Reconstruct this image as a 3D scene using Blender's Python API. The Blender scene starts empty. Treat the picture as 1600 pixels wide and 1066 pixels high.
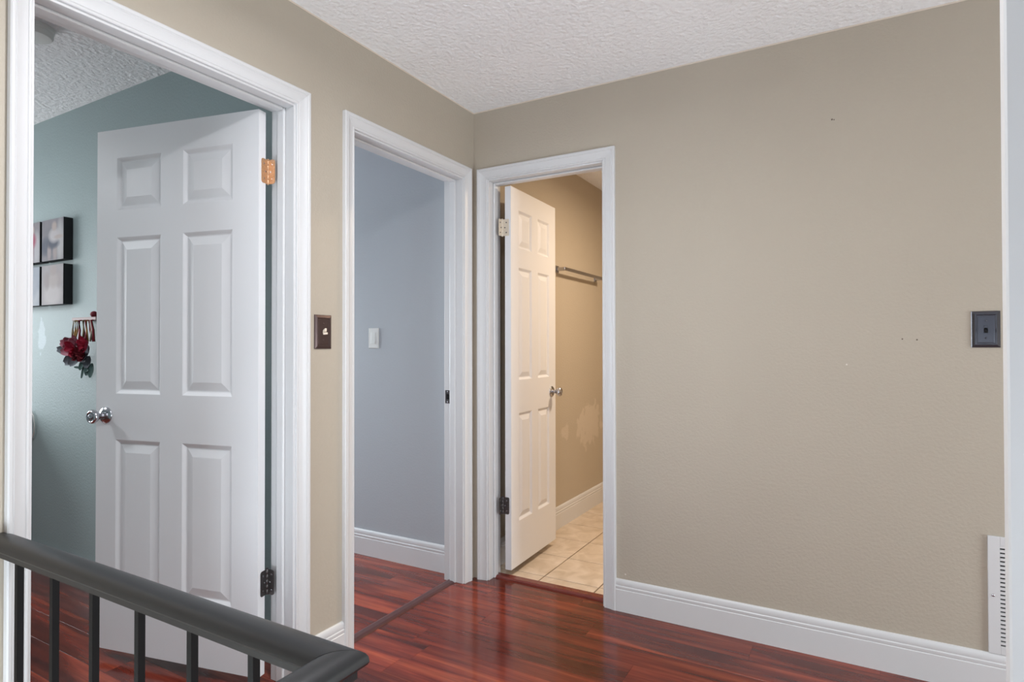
import bpy, bmesh, math, random
from mathutils import Vector, Matrix

random.seed(7)
S = bpy.context.scene
C = S.collection
R = math.radians

# ------------------------------------------------------------------ camera
cam_d = bpy.data.cameras.new('camera')
cam_d.sensor_width = 36.0
cam_d.lens = 932.03 / 1600 * 36.0
cam_d.clip_start = 0.02
cam = bpy.data.objects.new('camera', cam_d)
C.objects.link(cam)
YAW, PIT, ROL = 0.516649, 0.0097955, -0.0015227
fwd = Vector((-math.sin(YAW) * math.cos(PIT), math.cos(YAW) * math.cos(PIT), math.sin(PIT)))
rgt = Vector((math.cos(YAW), math.sin(YAW), 0))
up = rgt.cross(fwd)
r2 = math.cos(ROL) * rgt + math.sin(ROL) * up
u2 = -math.sin(ROL) * rgt + math.cos(ROL) * up
m = Matrix((r2, u2, -fwd)).transposed().to_4x4()
m.translation = (1.72368, -2.62877, 1.20626)
cam.matrix_world = m
S.camera = cam

# ------------------------------------------------------------------ world, light, exposure
w = bpy.data.worlds.new('world')
S.world = w
w.use_nodes = True
bg = w.node_tree.nodes['Background']
bg.inputs[0].default_value = (0.75, 0.85, 1.0, 1)
bg.inputs[1].default_value = 0.6
S.view_settings.view_transform = 'Standard'
S.view_settings.look = 'None'
S.view_settings.exposure = 1.0
S.view_settings.gamma = 1.0
S.view_settings.use_curve_mapping = False


def area(name, loc, direction, sx, sy, power, col):
    l = bpy.data.lights.new(name, 'AREA')
    l.shape = 'RECTANGLE'
    l.size, l.size_y = sx, sy
    l.energy = power
    l.color = col
    o = bpy.data.objects.new(name, l)
    C.objects.link(o)
    o.location = loc
    o.rotation_euler = Vector(direction).to_track_quat('-Z', 'Y').to_euler()
    return o


# daylight lamps at the window openings; back and stairwell ones are added fill
area('daylight_side_window', (4.72, -1.00, 0.60), (-1, 0, 0), 1.2, 0.9, 29, (0.86, 0.96, 1.0))  # set low in its opening to balance the landing brightness
area('added_fill_back', (2.3, -3.82, 0.60), (0, 1, 0), 1.2, 0.9, 7.5, (0.82, 0.93, 1.0))  # added fill for the bedroom door face and near casing
area('added_fill_stairwell', (0.55, -3.80, -0.60), (0, 1, 0.6), 0.8, 1.2, 29, (0.82, 0.92, 1.0))  # added lamp tilted upward to brighten the landing ceiling
area('daylight_bedroom_window', (-3.52, -2.05, 1.40), (1, 0, -0.35), 1.3, 1.2, 24, (0.94, 0.98, 1.0))
area('daylight_far_room_window', (-2.92, -0.55, 1.15), (1, 0, -0.35), 0.7, 1.2, 27, (0.86, 0.95, 1.0))

# ------------------------------------------------------------------ materials
MATS = {}


def mat(name, col, rough=0.5, metal=0.0, bump=None, var=None, coat=0.0, spec=0.5, emit=None):
    """col sRGB 0-255; bump=(scale,strength,distance,detail); var=(scale,amount)"""
    if name in MATS:
        return MATS[name]
    mt = bpy.data.materials.new(name)
    mt.use_nodes = True
    nt = mt.node_tree
    b = nt.nodes['Principled BSDF']
    c = lin(col)
    b.inputs['Base Color'].default_value = c
    b.inputs['Roughness'].default_value = rough
    b.inputs['Metallic'].default_value = metal
    b.inputs['Coat Weight'].default_value = coat
    b.inputs['Specular IOR Level'].default_value = spec
    geo = nt.nodes.new('ShaderNodeNewGeometry')
    if var:
        n = nt.nodes.new('ShaderNodeTexNoise')
        n.inputs['Scale'].default_value = var[0]
        n.inputs['Detail'].default_value = 4
        nt.links.new(geo.outputs['Position'], n.inputs['Vector'])
        mx = nt.nodes.new('ShaderNodeMix')
        mx.data_type = 'RGBA'
        mx.inputs[6].default_value = tuple(x * (1 - var[1]) for x in c[:3]) + (1,)
        mx.inputs[7].default_value = tuple(min(1, x * (1 + var[1])) for x in c[:3]) + (1,)
        nt.links.new(n.outputs['Fac'], mx.inputs[0])
        nt.links.new(mx.outputs[2], b.inputs['Base Color'])
    if bump:
        n = nt.nodes.new('ShaderNodeTexNoise')
        n.inputs['Scale'].default_value = bump[0]
        n.inputs['Detail'].default_value = bump[3] if len(bump) > 3 else 3
        nt.links.new(geo.outputs['Position'], n.inputs['Vector'])
        bp = nt.nodes.new('ShaderNodeBump')
        bp.inputs['Strength'].default_value = bump[1]
        bp.inputs['Distance'].default_value = bump[2]
        nt.links.new(n.outputs['Fac'], bp.inputs['Height'])
        nt.links.new(bp.outputs['Normal'], b.inputs['Normal'])
    if emit:
        b.inputs['Emission Color'].default_value = lin(emit[0])
        b.inputs['Emission Strength'].default_value = emit[1]
    MATS[name] = mt
    return mt


def s2l(v):
    v /= 255.0
    return v / 12.92 if v <= 0.04045 else ((v + 0.055) / 1.055) ** 2.4


def lin(c):
    return (s2l(c[0]), s2l(c[1]), s2l(c[2]), 1.0)


M_hall = mat('hall_wall_paint', (187, 177, 162), 0.62, bump=(95, 0.35, 0.004, 2), var=(3, 0.03), spec=0.3)
M_teal = mat('bedroom_wall_paint', (158, 173, 174), 0.6, bump=(95, 0.35, 0.004, 2), spec=0.3)
M_blue = mat('far_room_wall_paint', (182, 186, 191), 0.6, bump=(95, 0.25, 0.003, 2), spec=0.3)
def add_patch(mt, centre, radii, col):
    """a rough edged patch of slightly other colour at a fixed place on the wall"""
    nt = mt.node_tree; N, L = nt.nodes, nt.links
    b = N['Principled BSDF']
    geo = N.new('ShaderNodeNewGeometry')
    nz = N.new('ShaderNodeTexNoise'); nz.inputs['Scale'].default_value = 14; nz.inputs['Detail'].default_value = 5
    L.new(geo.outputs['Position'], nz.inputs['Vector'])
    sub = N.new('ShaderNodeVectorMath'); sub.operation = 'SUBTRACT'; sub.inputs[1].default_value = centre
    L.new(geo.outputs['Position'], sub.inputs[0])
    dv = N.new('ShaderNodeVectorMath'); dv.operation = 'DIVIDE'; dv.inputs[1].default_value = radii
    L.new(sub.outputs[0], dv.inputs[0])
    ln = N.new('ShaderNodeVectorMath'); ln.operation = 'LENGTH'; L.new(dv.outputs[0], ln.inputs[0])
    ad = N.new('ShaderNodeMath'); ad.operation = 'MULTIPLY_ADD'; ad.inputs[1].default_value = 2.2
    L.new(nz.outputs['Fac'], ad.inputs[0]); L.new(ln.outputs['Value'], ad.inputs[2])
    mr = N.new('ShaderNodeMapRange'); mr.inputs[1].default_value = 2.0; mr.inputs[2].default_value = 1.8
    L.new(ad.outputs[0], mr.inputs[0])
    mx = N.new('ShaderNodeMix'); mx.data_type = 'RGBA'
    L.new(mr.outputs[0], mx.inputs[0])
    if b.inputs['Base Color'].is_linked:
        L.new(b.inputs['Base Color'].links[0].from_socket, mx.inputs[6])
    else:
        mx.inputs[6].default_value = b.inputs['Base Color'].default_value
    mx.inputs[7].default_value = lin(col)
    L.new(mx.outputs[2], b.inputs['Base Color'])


M_bath = mat('bathroom_wall_paint', (190, 178, 160), 0.55, bump=(95, 0.35, 0.004, 2), spec=0.3)
add_patch(M_bath, (0.02, 1.55, 0.63), (1, .28, .17), (204, 192, 176))  # roller touch-ups on the bathroom wall
add_patch(M_bath, (0.02, 1.12, 0.62), (1, .07, .06), (202, 190, 174))
add_patch(M_teal, (-2.10, -1.073, 1.255), (.05, 1, .10), (182, 196, 200))  # pale smear on the bedroom wall
M_ceil = mat('ceiling_texture', (249, 249, 250), 0.85, bump=(54, 0.8, 0.012, 3), spec=0.2)
M_white = mat('white_trim_paint', (218, 218, 219), 0.38)
M_door = mat('white_door_paint', (231, 231, 233), 0.42, bump=(260, 0.10, 0.001, 2))
M_black = mat('black_satin_metal', (38, 39, 41), 0.38, spec=0.5)
M_bar = mat('black_baluster_metal', (12, 12, 14), 0.6, spec=0.3)
M_chrome = mat('brushed_nickel', (190, 190, 195), 0.22, 1.0)
M_copper = mat('rusted_copper_hinge', (205, 165, 130), 0.4, 0.6, var=(180, 0.35))
M_dark = mat('aged_dark_hinge', (98, 94, 94), 0.4, 0.85, var=(160, 0.3))
M_cream = mat('painted_hinge', (226, 214, 196), 0.35, 0.25)
M_bronze = mat('bronze_plate', (92, 76, 74), 0.28, 0.75)
M_pewter = mat('dark_pewter_plate', (84, 84, 90), 0.22, 0.7)
M_ivory = mat('ivory_plastic', (236, 222, 204), 0.4)
M_switch = mat('white_plastic', (226, 226, 222), 0.35)
M_hole = mat('dark_void', (22, 22, 24), 0.9)
M_grout = mat('grout', (104, 84, 66), 0.9)
M_subfloor = mat('underlay', (52, 26, 20), 0.8)
M_strip = mat('dark_wood_strip', (86, 52, 50), 0.3, coat=0.2, var=(40, 0.2))
M_thresh = mat('red_wood_threshold', (112, 46, 38), 0.25, coat=0.4, var=(30, 0.2))
M_glass = mat('window_glass', (235, 242, 250), 0.05, spec=0.5)
M_glass.node_tree.nodes['Principled BSDF'].inputs['Transmission Weight'].default_value = 1.0


def wood_mat():
    mt = bpy.data.materials.new('red_laminate')
    mt.use_nodes = True
    nt = mt.node_tree
    N, L = nt.nodes, nt.links
    b = N['Principled BSDF']
    geo = N.new('ShaderNodeNewGeometry')
    oi = N.new('ShaderNodeObjectInfo')
    off = N.new('ShaderNodeMath'); off.operation = 'MULTIPLY'; off.inputs[1].default_value = 37.0
    L.new(oi.outputs['Random'], off.inputs[0])
    comb = N.new('ShaderNodeCombineXYZ')
    L.new(off.outputs[0], comb.inputs[0]); L.new(off.outputs[0], comb.inputs[2])
    add = N.new('ShaderNodeVectorMath'); add.operation = 'ADD'
    L.new(geo.outputs['Position'], add.inputs[0]); L.new(comb.outputs[0], add.inputs[1])

    def noise(sc, detail, dist):
        mp = N.new('ShaderNodeMapping'); mp.inputs['Scale'].default_value = sc
        L.new(add.outputs[0], mp.inputs['Vector'])
        n = N.new('ShaderNodeTexNoise'); n.inputs['Scale'].default_value = 1.0
        n.inputs['Detail'].default_value = detail; n.inputs['Distortion'].default_value = dist
        L.new(mp.outputs[0], n.inputs['Vector'])
        return n
    n1 = noise((1.8, 24, 1), 4, 0.35)      # broad streaks
    n2 = noise((6, 150, 1), 3, 0.3)       # fine grain
    n3 = noise((0.9, 8, 1), 2, 0.5)       # dark bands
    cr = N.new('ShaderNodeValToRGB')
    e = cr.color_ramp.elements
    e[0].position = 0.30; e[0].color = lin((90, 35, 28))
    e[1].position = 0.74; e[1].color = lin((168, 80, 52))
    e2 = e.new(0.52); e2.color = lin((134, 54, 38))
    L.new(n1.outputs['Fac'], cr.inputs[0])
    dk = N.new('ShaderNodeValToRGB')
    dk.color_ramp.elements[0].position = 0.36; dk.color_ramp.elements[0].color = lin((120, 112, 118))
    dk.color_ramp.elements[1].position = 0.52; dk.color_ramp.elements[1].color = (1, 1, 1, 1)
    L.new(n3.outputs['Fac'], dk.inputs[0])
    mul = N.new('ShaderNodeMix'); mul.data_type = 'RGBA'; mul.blend_type = 'MULTIPLY'; mul.inputs[0].default_value = 0.7
    L.new(cr.outputs[0], mul.inputs[6]); L.new(dk.outputs[0], mul.inputs[7])
    gr = N.new('ShaderNodeMapRange'); gr.inputs[1].default_value = 0.3; gr.inputs[2].default_value = 0.7
    gr.inputs[3].default_value = 0.82; gr.inputs[4].default_value = 1.14
    L.new(n2.outputs['Fac'], gr.inputs[0])
    pv = N.new('ShaderNodeMapRange'); pv.inputs[3].default_value = 0.72; pv.inputs[4].default_value = 1.2
    L.new(oi.outputs['Random'], pv.inputs[0])
    mm = N.new('ShaderNodeMath'); mm.operation = 'MULTIPLY'
    L.new(gr.outputs[0], mm.inputs[0]); L.new(pv.outputs[0], mm.inputs[1])
    sc = N.new('ShaderNodeVectorMath'); sc.operation = 'SCALE'
    L.new(mul.outputs[2], sc.inputs[0]); L.new(mm.outputs[0], sc.inputs[3])
    L.new(sc.outputs[0], b.inputs['Base Color'])
    b.inputs['Roughness'].default_value = 0.17
    b.inputs['Specular IOR Level'].default_value = 0.42
    b.inputs['Coat Weight'].default_value = 0.22
    b.inputs['Coat Roughness'].default_value = 0.07
    bp = N.new('ShaderNodeBump'); bp.inputs['Strength'].default_value = 0.015; bp.inputs['Distance'].default_value = 0.002
    L.new(n1.outputs['Fac'], bp.inputs['Height']); L.new(bp.outputs[0], b.inputs['Normal'])
    return mt


def tile_mat():
    mt = bpy.data.materials.new('beige_travertine_tile')
    mt.use_nodes = True
    nt = mt.node_tree
    N, L = nt.nodes, nt.links
    b = N['Principled BSDF']
    geo = N.new('ShaderNodeNewGeometry'); oi = N.new('ShaderNodeObjectInfo')
    add = N.new('ShaderNodeVectorMath'); add.operation = 'ADD'
    sc = N.new('ShaderNodeVectorMath'); sc.operation = 'SCALE'; sc.inputs[0].default_value = (31, 17, 9)
    L.new(oi.outputs['Random'], sc.inputs[3]); L.new(geo.outputs['Position'], add.inputs[0]); L.new(sc.outputs[0], add.inputs[1])
    n = N.new('ShaderNodeTexNoise'); n.inputs['Scale'].default_value = 9; n.inputs['Detail'].default_value = 6
    n.inputs['Distortion'].default_value = 0.8
    L.new(add.outputs[0], n.inputs['Vector'])
    cr = N.new('ShaderNodeValToRGB')
    cr.color_ramp.elements[0].position = 0.3; cr.color_ramp.elements[0].color = lin((196, 176, 152))
    cr.color_ramp.elements[1].position = 0.7; cr.color_ramp.elements[1].color = lin((226, 210, 192))
    L.new(n.outputs['Fac'], cr.inputs[0]); L.new(cr.outputs[0], b.inputs['Base Color'])
    b.inputs['Roughness'].default_value = 0.42
    return mt


M_wood = wood_mat()
M_tile = tile_mat()

# ------------------------------------------------------------------ mesh helpers


def box(bm, x0, x1, y0, y1, z0, z1):
    v = [bm.verts.new(p) for p in ((x0, y0, z0), (x1, y0, z0), (x1, y1, z0), (x0, y1, z0),
                                   (x0, y0, z1), (x1, y0, z1), (x1, y1, z1), (x0, y1, z1))]
    for f in ((0, 3, 2, 1), (4, 5, 6, 7), (0, 1, 5, 4), (1, 2, 6, 5), (2, 3, 7, 6), (3, 0, 4, 7)):
        bm.faces.new([v[i] for i in f])
    return v


def loft(bm, rings, cap0=True, cap1=True):
    """rings: lists of points, equally long, closed loops"""
    vs = [[bm.verts.new(p) for p in r] for r in rings]
    n = len(vs[0])
    for a, b in zip(vs[:-1], vs[1:]):
        for i in range(n):
            bm.faces.new((a[i], a[(i + 1) % n], b[(i + 1) % n], b[i]))
    if cap0:
        bm.faces.new(list(reversed(vs[0])))
    if cap1:
        bm.faces.new(vs[-1])
    return vs


def lathe(bm, prof, mtx=None, seg=28):
    """prof [(r,h)] about the Z axis, transformed by mtx"""
    mtx = mtx or Matrix()
    rings = []
    for r, h in prof:
        r = max(r, 1e-5)
        rings.append([mtx @ Vector((r * math.cos(2 * math.pi * i / seg), r * math.sin(2 * math.pi * i / seg), h)) for i in range(seg)])
    loft(bm, rings)


def tube(bm, pts, rad, seg=8, rads=None):
    rings = []
    pts = [Vector(p) for p in pts]
    for i, p in enumerate(pts):
        d = (pts[min(i + 1, len(pts) - 1)] - pts[max(i - 1, 0)]).normalized()
        a = d.cross(Vector((0.31, 0.2, 0.93)))
        if a.length < 0.01:
            a = d.cross(Vector((1, 0, 0)))
        a.normalize()
        b = d.cross(a)
        r = rads[i] if rads else rad
        rings.append([p + r * (math.cos(2 * math.pi * k / seg) * a + math.sin(2 * math.pi * k / seg) * b) for k in range(seg)])
    loft(bm, rings)


def obj(name, bm, material, parent=None, smooth=False, bevel=0.0, local=False, seg=2):
    bmesh.ops.recalc_face_normals(bm, faces=bm.faces)
    me = bpy.data.meshes.new(name)
    if parent is not None and not local:
        bm.transform(wmat(parent).inverted())
    bm.to_mesh(me)
    bm.free()
    if smooth:
        for f in me.polygons:
            f.use_smooth = True
    me.materials.append(material)
    o = bpy.data.objects.new(name, me)
    C.objects.link(o)
    if parent is not None:
        o.parent = parent
    if bevel:
        b = o.modifiers.new('bevel', 'BEVEL')
        b.width = bevel
        b.segments = seg
        b.limit_method = 'ANGLE'
        b.angle_limit = R(40)
    return o


def wmat(o):
    mm = Matrix.LocRotScale(o.location, o.rotation_euler, o.scale)
    return wmat(o.parent) @ mm if o.parent else mm


def empty(name, loc=(0, 0, 0), rz=0.0):
    o = bpy.data.objects.new(name, None)
    o.empty_display_size = 0.05
    C.objects.link(o)
    o.location = loc
    o.rotation_euler = (0, 0, rz)
    return o


def tag(o, label, cat, group=None, kind=None):
    o['label'] = label
    o['category'] = cat
    if group:
        o['group'] = group
    if kind:
        o['kind'] = kind
    return o


def struct(o, label, cat):
    return tag(o, label, cat, kind='structure')


def auto_smooth(o, ang=35):
    for f in o.data.polygons:
        f.use_smooth = True
    me = o.data
    bm = bmesh.new(); bm.from_mesh(me)
    for e in bm.edges:
        if len(e.link_faces) == 2 and e.calc_face_angle(0) > R(ang):
            e.smooth = False
    bm.to_mesh(me); bm.free()
    return o


# ------------------------------------------------------------------ dimensions
H = 2.44          # ceiling
WT = 0.115        # wall thickness
# openings: (lower jamb, upper jamb) along the wall and head height
O1 = (-1.946, -1.169)
O2 = (-0.869, -0.105)
O3 = (0.093, 0.716)
HD = 2.068
YB = -3.9         # back of the landing
XF = 3.4          # far side behind the camera
XG = 4.8          # far side of the landing
G = 0.018         # jamb board thickness

# ------------------------------------------------------------------ walls


def wall_x(name, x0, x1, ys, z0, z1, holes, material, label):
    """wall slab between x0,x1 running along y with door holes [(y0,y1,h)]"""
    bm = bmesh.new()
    y = ys[0]
    for a, b, h in sorted(holes):
        box(bm, x0, x1, y, a, z0, z1)
        box(bm, x0, x1, a, b, h, z1)
        y = b
    box(bm, x0, x1, y, ys[1], z0, z1)
    return struct(obj(name, bm, material), label, 'wall')


def wall_y(name, y0, y1, xs, z0, z1, holes, material, label):
    bm = bmesh.new()
    x = xs[0]
    for a, b, h in sorted(holes):
        box(bm, x, a, y0, y1, z0, z1)
        box(bm, a, b, y0, y1, h, z1)
        x = b
    box(bm, x, xs[1], y0, y1, z0, z1)
    return struct(obj(name, bm, material), label, 'wall')


h1 = (O1[0] - G, O1[1] + G, HD + G)
h2 = (O2[0] - G, O2[1] + G, HD + G)
h3 = (O3[0] - G, O3[1] + G, HD + G)
bm = bmesh.new()
for a, b, z0, z1 in ((YB, h1[0], 0, H), (h1[0], h1[1], h1[2], H), (h1[1], h2[0], 0, H), (h2[0], h2[1], h2[2], H), (h2[1], 0, 0, H),
                     (YB, -2.035, -2.7, 0)):
    box(bm, -0.057, 0, a, b, z0, z1)
struct(obj('wall_left', bm, M_hall), 'beige landing wall with the two bedroom doorways', 'wall')
wall_y('wall_right', 0, 0.057, (-0.057, XG), 0, H, [h3], M_hall, 'long beige landing wall right of the bathroom doorway')
wall_y('wall_bathroom_front', 0.057, WT, (0.02, 1.9), 0, H, [h3], M_hall, 'bathroom side of the bathroom doorway wall')
wall_x('wall_bedroom_front', -WT, -0.057, (-4.3, -1.073), 0, H, [h1], M_teal, 'bedroom side of the open door wall')
wall_x('wall_far_room_front', -WT, -0.057, (-0.96, -0.022), 0, H, [h2], M_blue, 'far room side of the middle doorway wall')
wall_y('wall_bedroom_right', -1.073, -1.02, (-3.6, -0.057), 0, H, [], M_teal, 'grey teal bedroom wall with the canvas photos')
wall_y('wall_far_room_right', -0.022, 0.03, (-3.0, -0.057), 0, H, [], M_blue, 'pale blue grey wall seen through the middle doorway')
wall_y('wall_far_room_left', -1.02, -0.96, (-3.0, -0.057), 0, H, [], M_blue, 'hidden left wall of the far room')
wall_x('wall_bathroom_left', -0.04, 0.02, (0.057, 2.7), 0, H, [], M_bath, 'beige bathroom wall with the towel bar')
wall_x('wall_bathroom_right', 1.9, 1.96, (0.057, 2.7), 0, H, [], M_bath, 'hidden right wall of the bathroom')
wall_y('wall_bathroom_back', 2.7, 2.76, (-0.04, 1.96), 0, H, [], M_bath, 'hidden back wall of the bathroom')


M_nick = mat('plaster_nick', (222, 216, 206), .9)
M_nail = mat('nail_hole', (112, 100, 90), .9)
_wr = bpy.data.objects['wall_right']
for x, z, r_, mt_ in ((1.665, 2.09, .0035, M_nail), (1.672, 2.088, .0025, M_nail), (1.889, 1.233, .0028, M_nail), (1.934, 1.230, .003, M_nail), (1.709, 1.136, .0032, M_nick), (.823, .167, .004, M_nick)):
    bm = bmesh.new(); lathe(bm, [(r_, 0), (r_ * .8, .0004), (r_ * .3, .0006)], Matrix.Translation((x, 0, z)) @ Matrix.Rotation(R(90), 4, 'X'), 9)
    obj('nail_mark', bm, mt_, _wr)


def window_wall_x(name, x0, x1, ys, win, material, label, z0=0):
    bm = bmesh.new()
    a, b, c, d = win
    box(bm, x0, x1, ys[0], a, z0, H); box(bm, x0, x1, b, ys[1], z0, H)
    box(bm, x0, x1, a, b, z0, c); box(bm, x0, x1, a, b, d, H)
    struct(obj(name, bm, material), label, 'wall')


def window_x(name, xc, win, label):
    a, b, c, d = win
    e = empty(name, (xc, (a + b) / 2, c))
    struct(e, label, 'window')
    bm = bmesh.new(); f = 0.05
    box(bm, xc - .03, xc + .03, a, a + f, c, d); box(bm, xc - .03, xc + .03, b - f, b, c, d)
    box(bm, xc - .03, xc + .03, a + f, b - f, c, c + f); box(bm, xc - .03, xc + .03, a + f, b - f, d - f, d)
    box(bm, xc - .025, xc + .025, a + f, b - f, (c + d) / 2 - .02, (c + d) / 2 + .02)
    obj('window_frame', bm, M_white, e)
    bm = bmesh.new(); box(bm, xc - .003, xc + .003, a + f, b - f, c + f, (c + d) / 2 - .02)
    obj('pane', bm, M_glass, e)
    bm = bmesh.new(); box(bm, xc - .003, xc + .003, a + f, b - f, (c + d) / 2 + .02, d - f)
    obj('pane', bm, M_glass, e)


WF = (-1.65, -0.35, 0.12, 2.05)  # unseen side window, made tall to hold the low lamp
bm = bmesh.new()
box(bm, XF, XF + .12, YB - .12, -2.045, 0, H)
box(bm, XG, XG + .12, -2.045, WF[0], 0, H); box(bm, XG, XG + .12, WF[1], .057, 0, H)
box(bm, XG, XG + .12, WF[0], WF[1], 0, WF[2]); box(bm, XG, XG + .12, WF[0], WF[1], WF[3], H)
box(bm, XF, XG, -2.045, -1.985, 0, H)
struct(obj('wall_far_side', bm, M_hall), 'hidden window walls at the far side', 'wall')
window_x('window_1', XG + 0.06, WF, 'unseen window lighting the landing from the side, made tall for its low lamp')
WB1 = (-2.75, -1.35, 0.75, 2.05)
window_wall_x('wall_bedroom_back', -3.72, -3.6, (-4.3, -1.02), WB1, M_teal, 'hidden window wall of the bedroom')
window_x('window_2', -3.66, WB1, 'white framed bedroom window')
WB2 = (-0.93, -0.15, 0.62, 1.9)
window_wall_x('wall_far_room_back', -3.12, -3.0, (-1.02, 0.03), WB2, M_blue, 'hidden window wall of the far room')
window_x('window_3', -3.06, WB2, 'white framed window of the far room')
wall_y('wall_bedroom_left', -4.42, -4.3, (-3.72, -0.057), 0, H, [], M_teal, 'hidden left wall of the bedroom')
# back wall of the landing with openings for two added windows
bm = bmesh.new()
# unseen windows added around the back fill lamp and the stairwell uplight
for a, b, z0, z1 in ((-.057, .12, -2.7, H), (.98, 1.15, -2.7, H), (.12, .98, -2.7, -1.25), (.12, .98, .05, H),
                     (1.15, 1.66, 0, H), (2.94, XF, 0, H), (1.66, 2.94, 0, .12), (1.66, 2.94, 2.06, H)):
    box(bm, a, b, YB - .12, YB, z0, z1)
struct(obj('wall_back', bm, M_hall), 'hidden back wall behind the camera', 'wall')
for nm_, (a, b, c, d), lb_ in (('added_window_back', (1.66, 2.94, .12, 2.06), 'unseen white framed window added behind the camera for fill light'),
                               ('added_window_stairwell', (.12, .98, -1.25, .05), 'unseen white framed window added low in the stairwell to brighten the ceiling')):
    e = struct(empty(nm_, ((a + b) / 2, YB - .06, c)), lb_, 'window')
    bm = bmesh.new(); mid = (a + b) / 2
    for q in ((a, a + .05, c, d), (b - .05, b, c, d), (a + .05, b - .05, c, c + .05), (a + .05, b - .05, d - .05, d), (mid - .02, mid + .02, c + .05, d - .05)):
        box(bm, q[0], q[1], YB - .09, YB - .03, q[2], q[3])
    obj('window_frame', bm, M_white, e)
    for q0, q1 in ((a + .05, mid - .02), (mid + .02, b - .05)):
        bm = bmesh.new(); box(bm, q0, q1, YB - .063, YB - .057, c + .05, d - .05); obj('pane', bm, M_glass, e)

# ceilings
bm = bmesh.new(); box(bm, -0.057, XF, YB, -2.045, H, H + .08); box(bm, -0.057, XG, -2.045, 0.057, H, H + .08)
struct(obj('ceiling', bm, M_ceil), 'white knockdown textured landing ceiling', 'ceiling')
bm = bmesh.new(); box(bm, -3.72, -0.057, -4.42, -1.02, H, H + .08)
struct(obj('ceiling_bedroom', bm, M_ceil), 'textured ceiling of the bedroom behind the open door', 'ceiling')
bm = bmesh.new(); box(bm, -3.12, -0.057, -1.02, 0.057, H, H + .08)
struct(obj('ceiling_far_room', bm, M_ceil), 'hidden ceiling of the far room', 'ceiling')
bm = bmesh.new(); box(bm, -0.04, 1.96, 0.057, 2.76, H, H + .08)
struct(obj('ceiling_bathroom', bm, M_ceil), 'textured bathroom ceiling', 'ceiling')

# ------------------------------------------------------------------ floors
# landing floor slab (open over the stairwell), planks laid on it one by one
PW, PT = 0.127, 0.008
SW = (1.10, -2.035)      # stairwell edge x, y
bm = bmesh.new()
box(bm, -3.6, XG, SW[1], 0.05, -0.2, -PT)
box(bm, SW[0], XF, YB, SW[1], -0.2, -PT)
box(bm, -3.6, -0.057, -4.3, SW[1], -0.2, -PT)
floor = struct(obj('floor', bm, M_subfloor), 'glossy red brown wood plank floor of the landing and bedrooms', 'floor')
bm = bmesh.new(); box(bm, -0.057, 1.4, YB, -2.2, -2.8, -2.7)
struct(obj('floor_stairwell', bm, M_hall), 'hidden bottom of the stairwell', 'floor')
bm = bmesh.new()
box(bm, SW[0], SW[0] + .03, YB, SW[1] + .03, -2.7, -0.2); box(bm, 0, SW[0], SW[1], SW[1] + .03, -2.7, -0.2)
struct(obj('wall_stairwell', bm, M_hall), 'beige side of the stairwell below the landing', 'wall')

_plank_cache = {}


def plank(x0, x1, y0, y1):
    if x1 - x0 < 0.01 or y1 - y0 < 0.004:
        return
    k = (round(x1 - x0, 3), round(y1 - y0, 3))
    if k not in _plank_cache:
        bmk = bmesh.new()
        lx, ly = k[0] - 0.0005, k[1] - 0.0005
        c = 0.0002
        def ring(i, z):
            return [(i, i, z), (lx - i, i, z), (lx - i, ly - i, z), (i, ly - i, z)]
        loft(bmk, [ring(0, -PT), ring(0, -c), ring(c, 0)])
        o = obj('plank', bmk, M_wood)
        _plank_cache[k] = o.data
    else:
        o = bpy.data.objects.new('plank', _plank_cache[k])
        C.objects.link(o)
    o.parent = floor
    o.location = (x0 + .00025, y0 + .00025, 0)


def rows(xa, xb, ya, yb, pins, length=1.2):
    """planks along x filling the rectangle; pins: {row: joint x}"""
    y_top = -0.047 + PW
    r = 0
    while y_top - r * PW > ya:
        y1, y0 = y_top - r * PW, y_top - (r + 1) * PW
        a, b = max(y0, ya), min(y1, yb)
        if b > a:
            j = pins.get(r, random.uniform(0, length))
            while j > xa:
                j -= length
            x = j
            while x < xb:
                plank(max(x, xa), min(x + length, xb), a, b)
                x += length
        r += 1


rows(-0.044, 2.4, -1.169 + .0, 0.05, {0: 0.61, 1: 1.372, 2: 0.75, 3: 0.3, 4: 1.0, 5: 0.145, 6: 0.235, 7: 0.2}, 1.2)
rows(-2.4, 2.4, SW[1], -1.169, {}, 1.2)
rows(-2.4, -0.115, -2.9, SW[1], {}, 1.2)
rows(-2.4, -0.044, -1.169, -1.073, {}, 1.2)
rows(2.4, XG, SW[1], 0.0, {}, 2.4)
rows(SW[0], XF, YB, SW[1], {}, 2.3)
rows(-3.0, -0.094, -0.96, -0.022, {}, 1.2)
# T-moulding between landing and far room
bm = bmesh.new()
prof = [(-0.096, 0.0), (-0.092, 0.005), (-0.082, 0.0085), (-0.058, 0.0085), (-0.047, 0.005), (-0.043, 0.0)]
loft(bm, [[(x, O2[0], z) for x, z in prof], [(x, O2[1], z) for x, z in prof]])
struct(obj('trim_7', bm, M_strip), 'dark wood transition strip across the middle doorway floor', 'trim')

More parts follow.
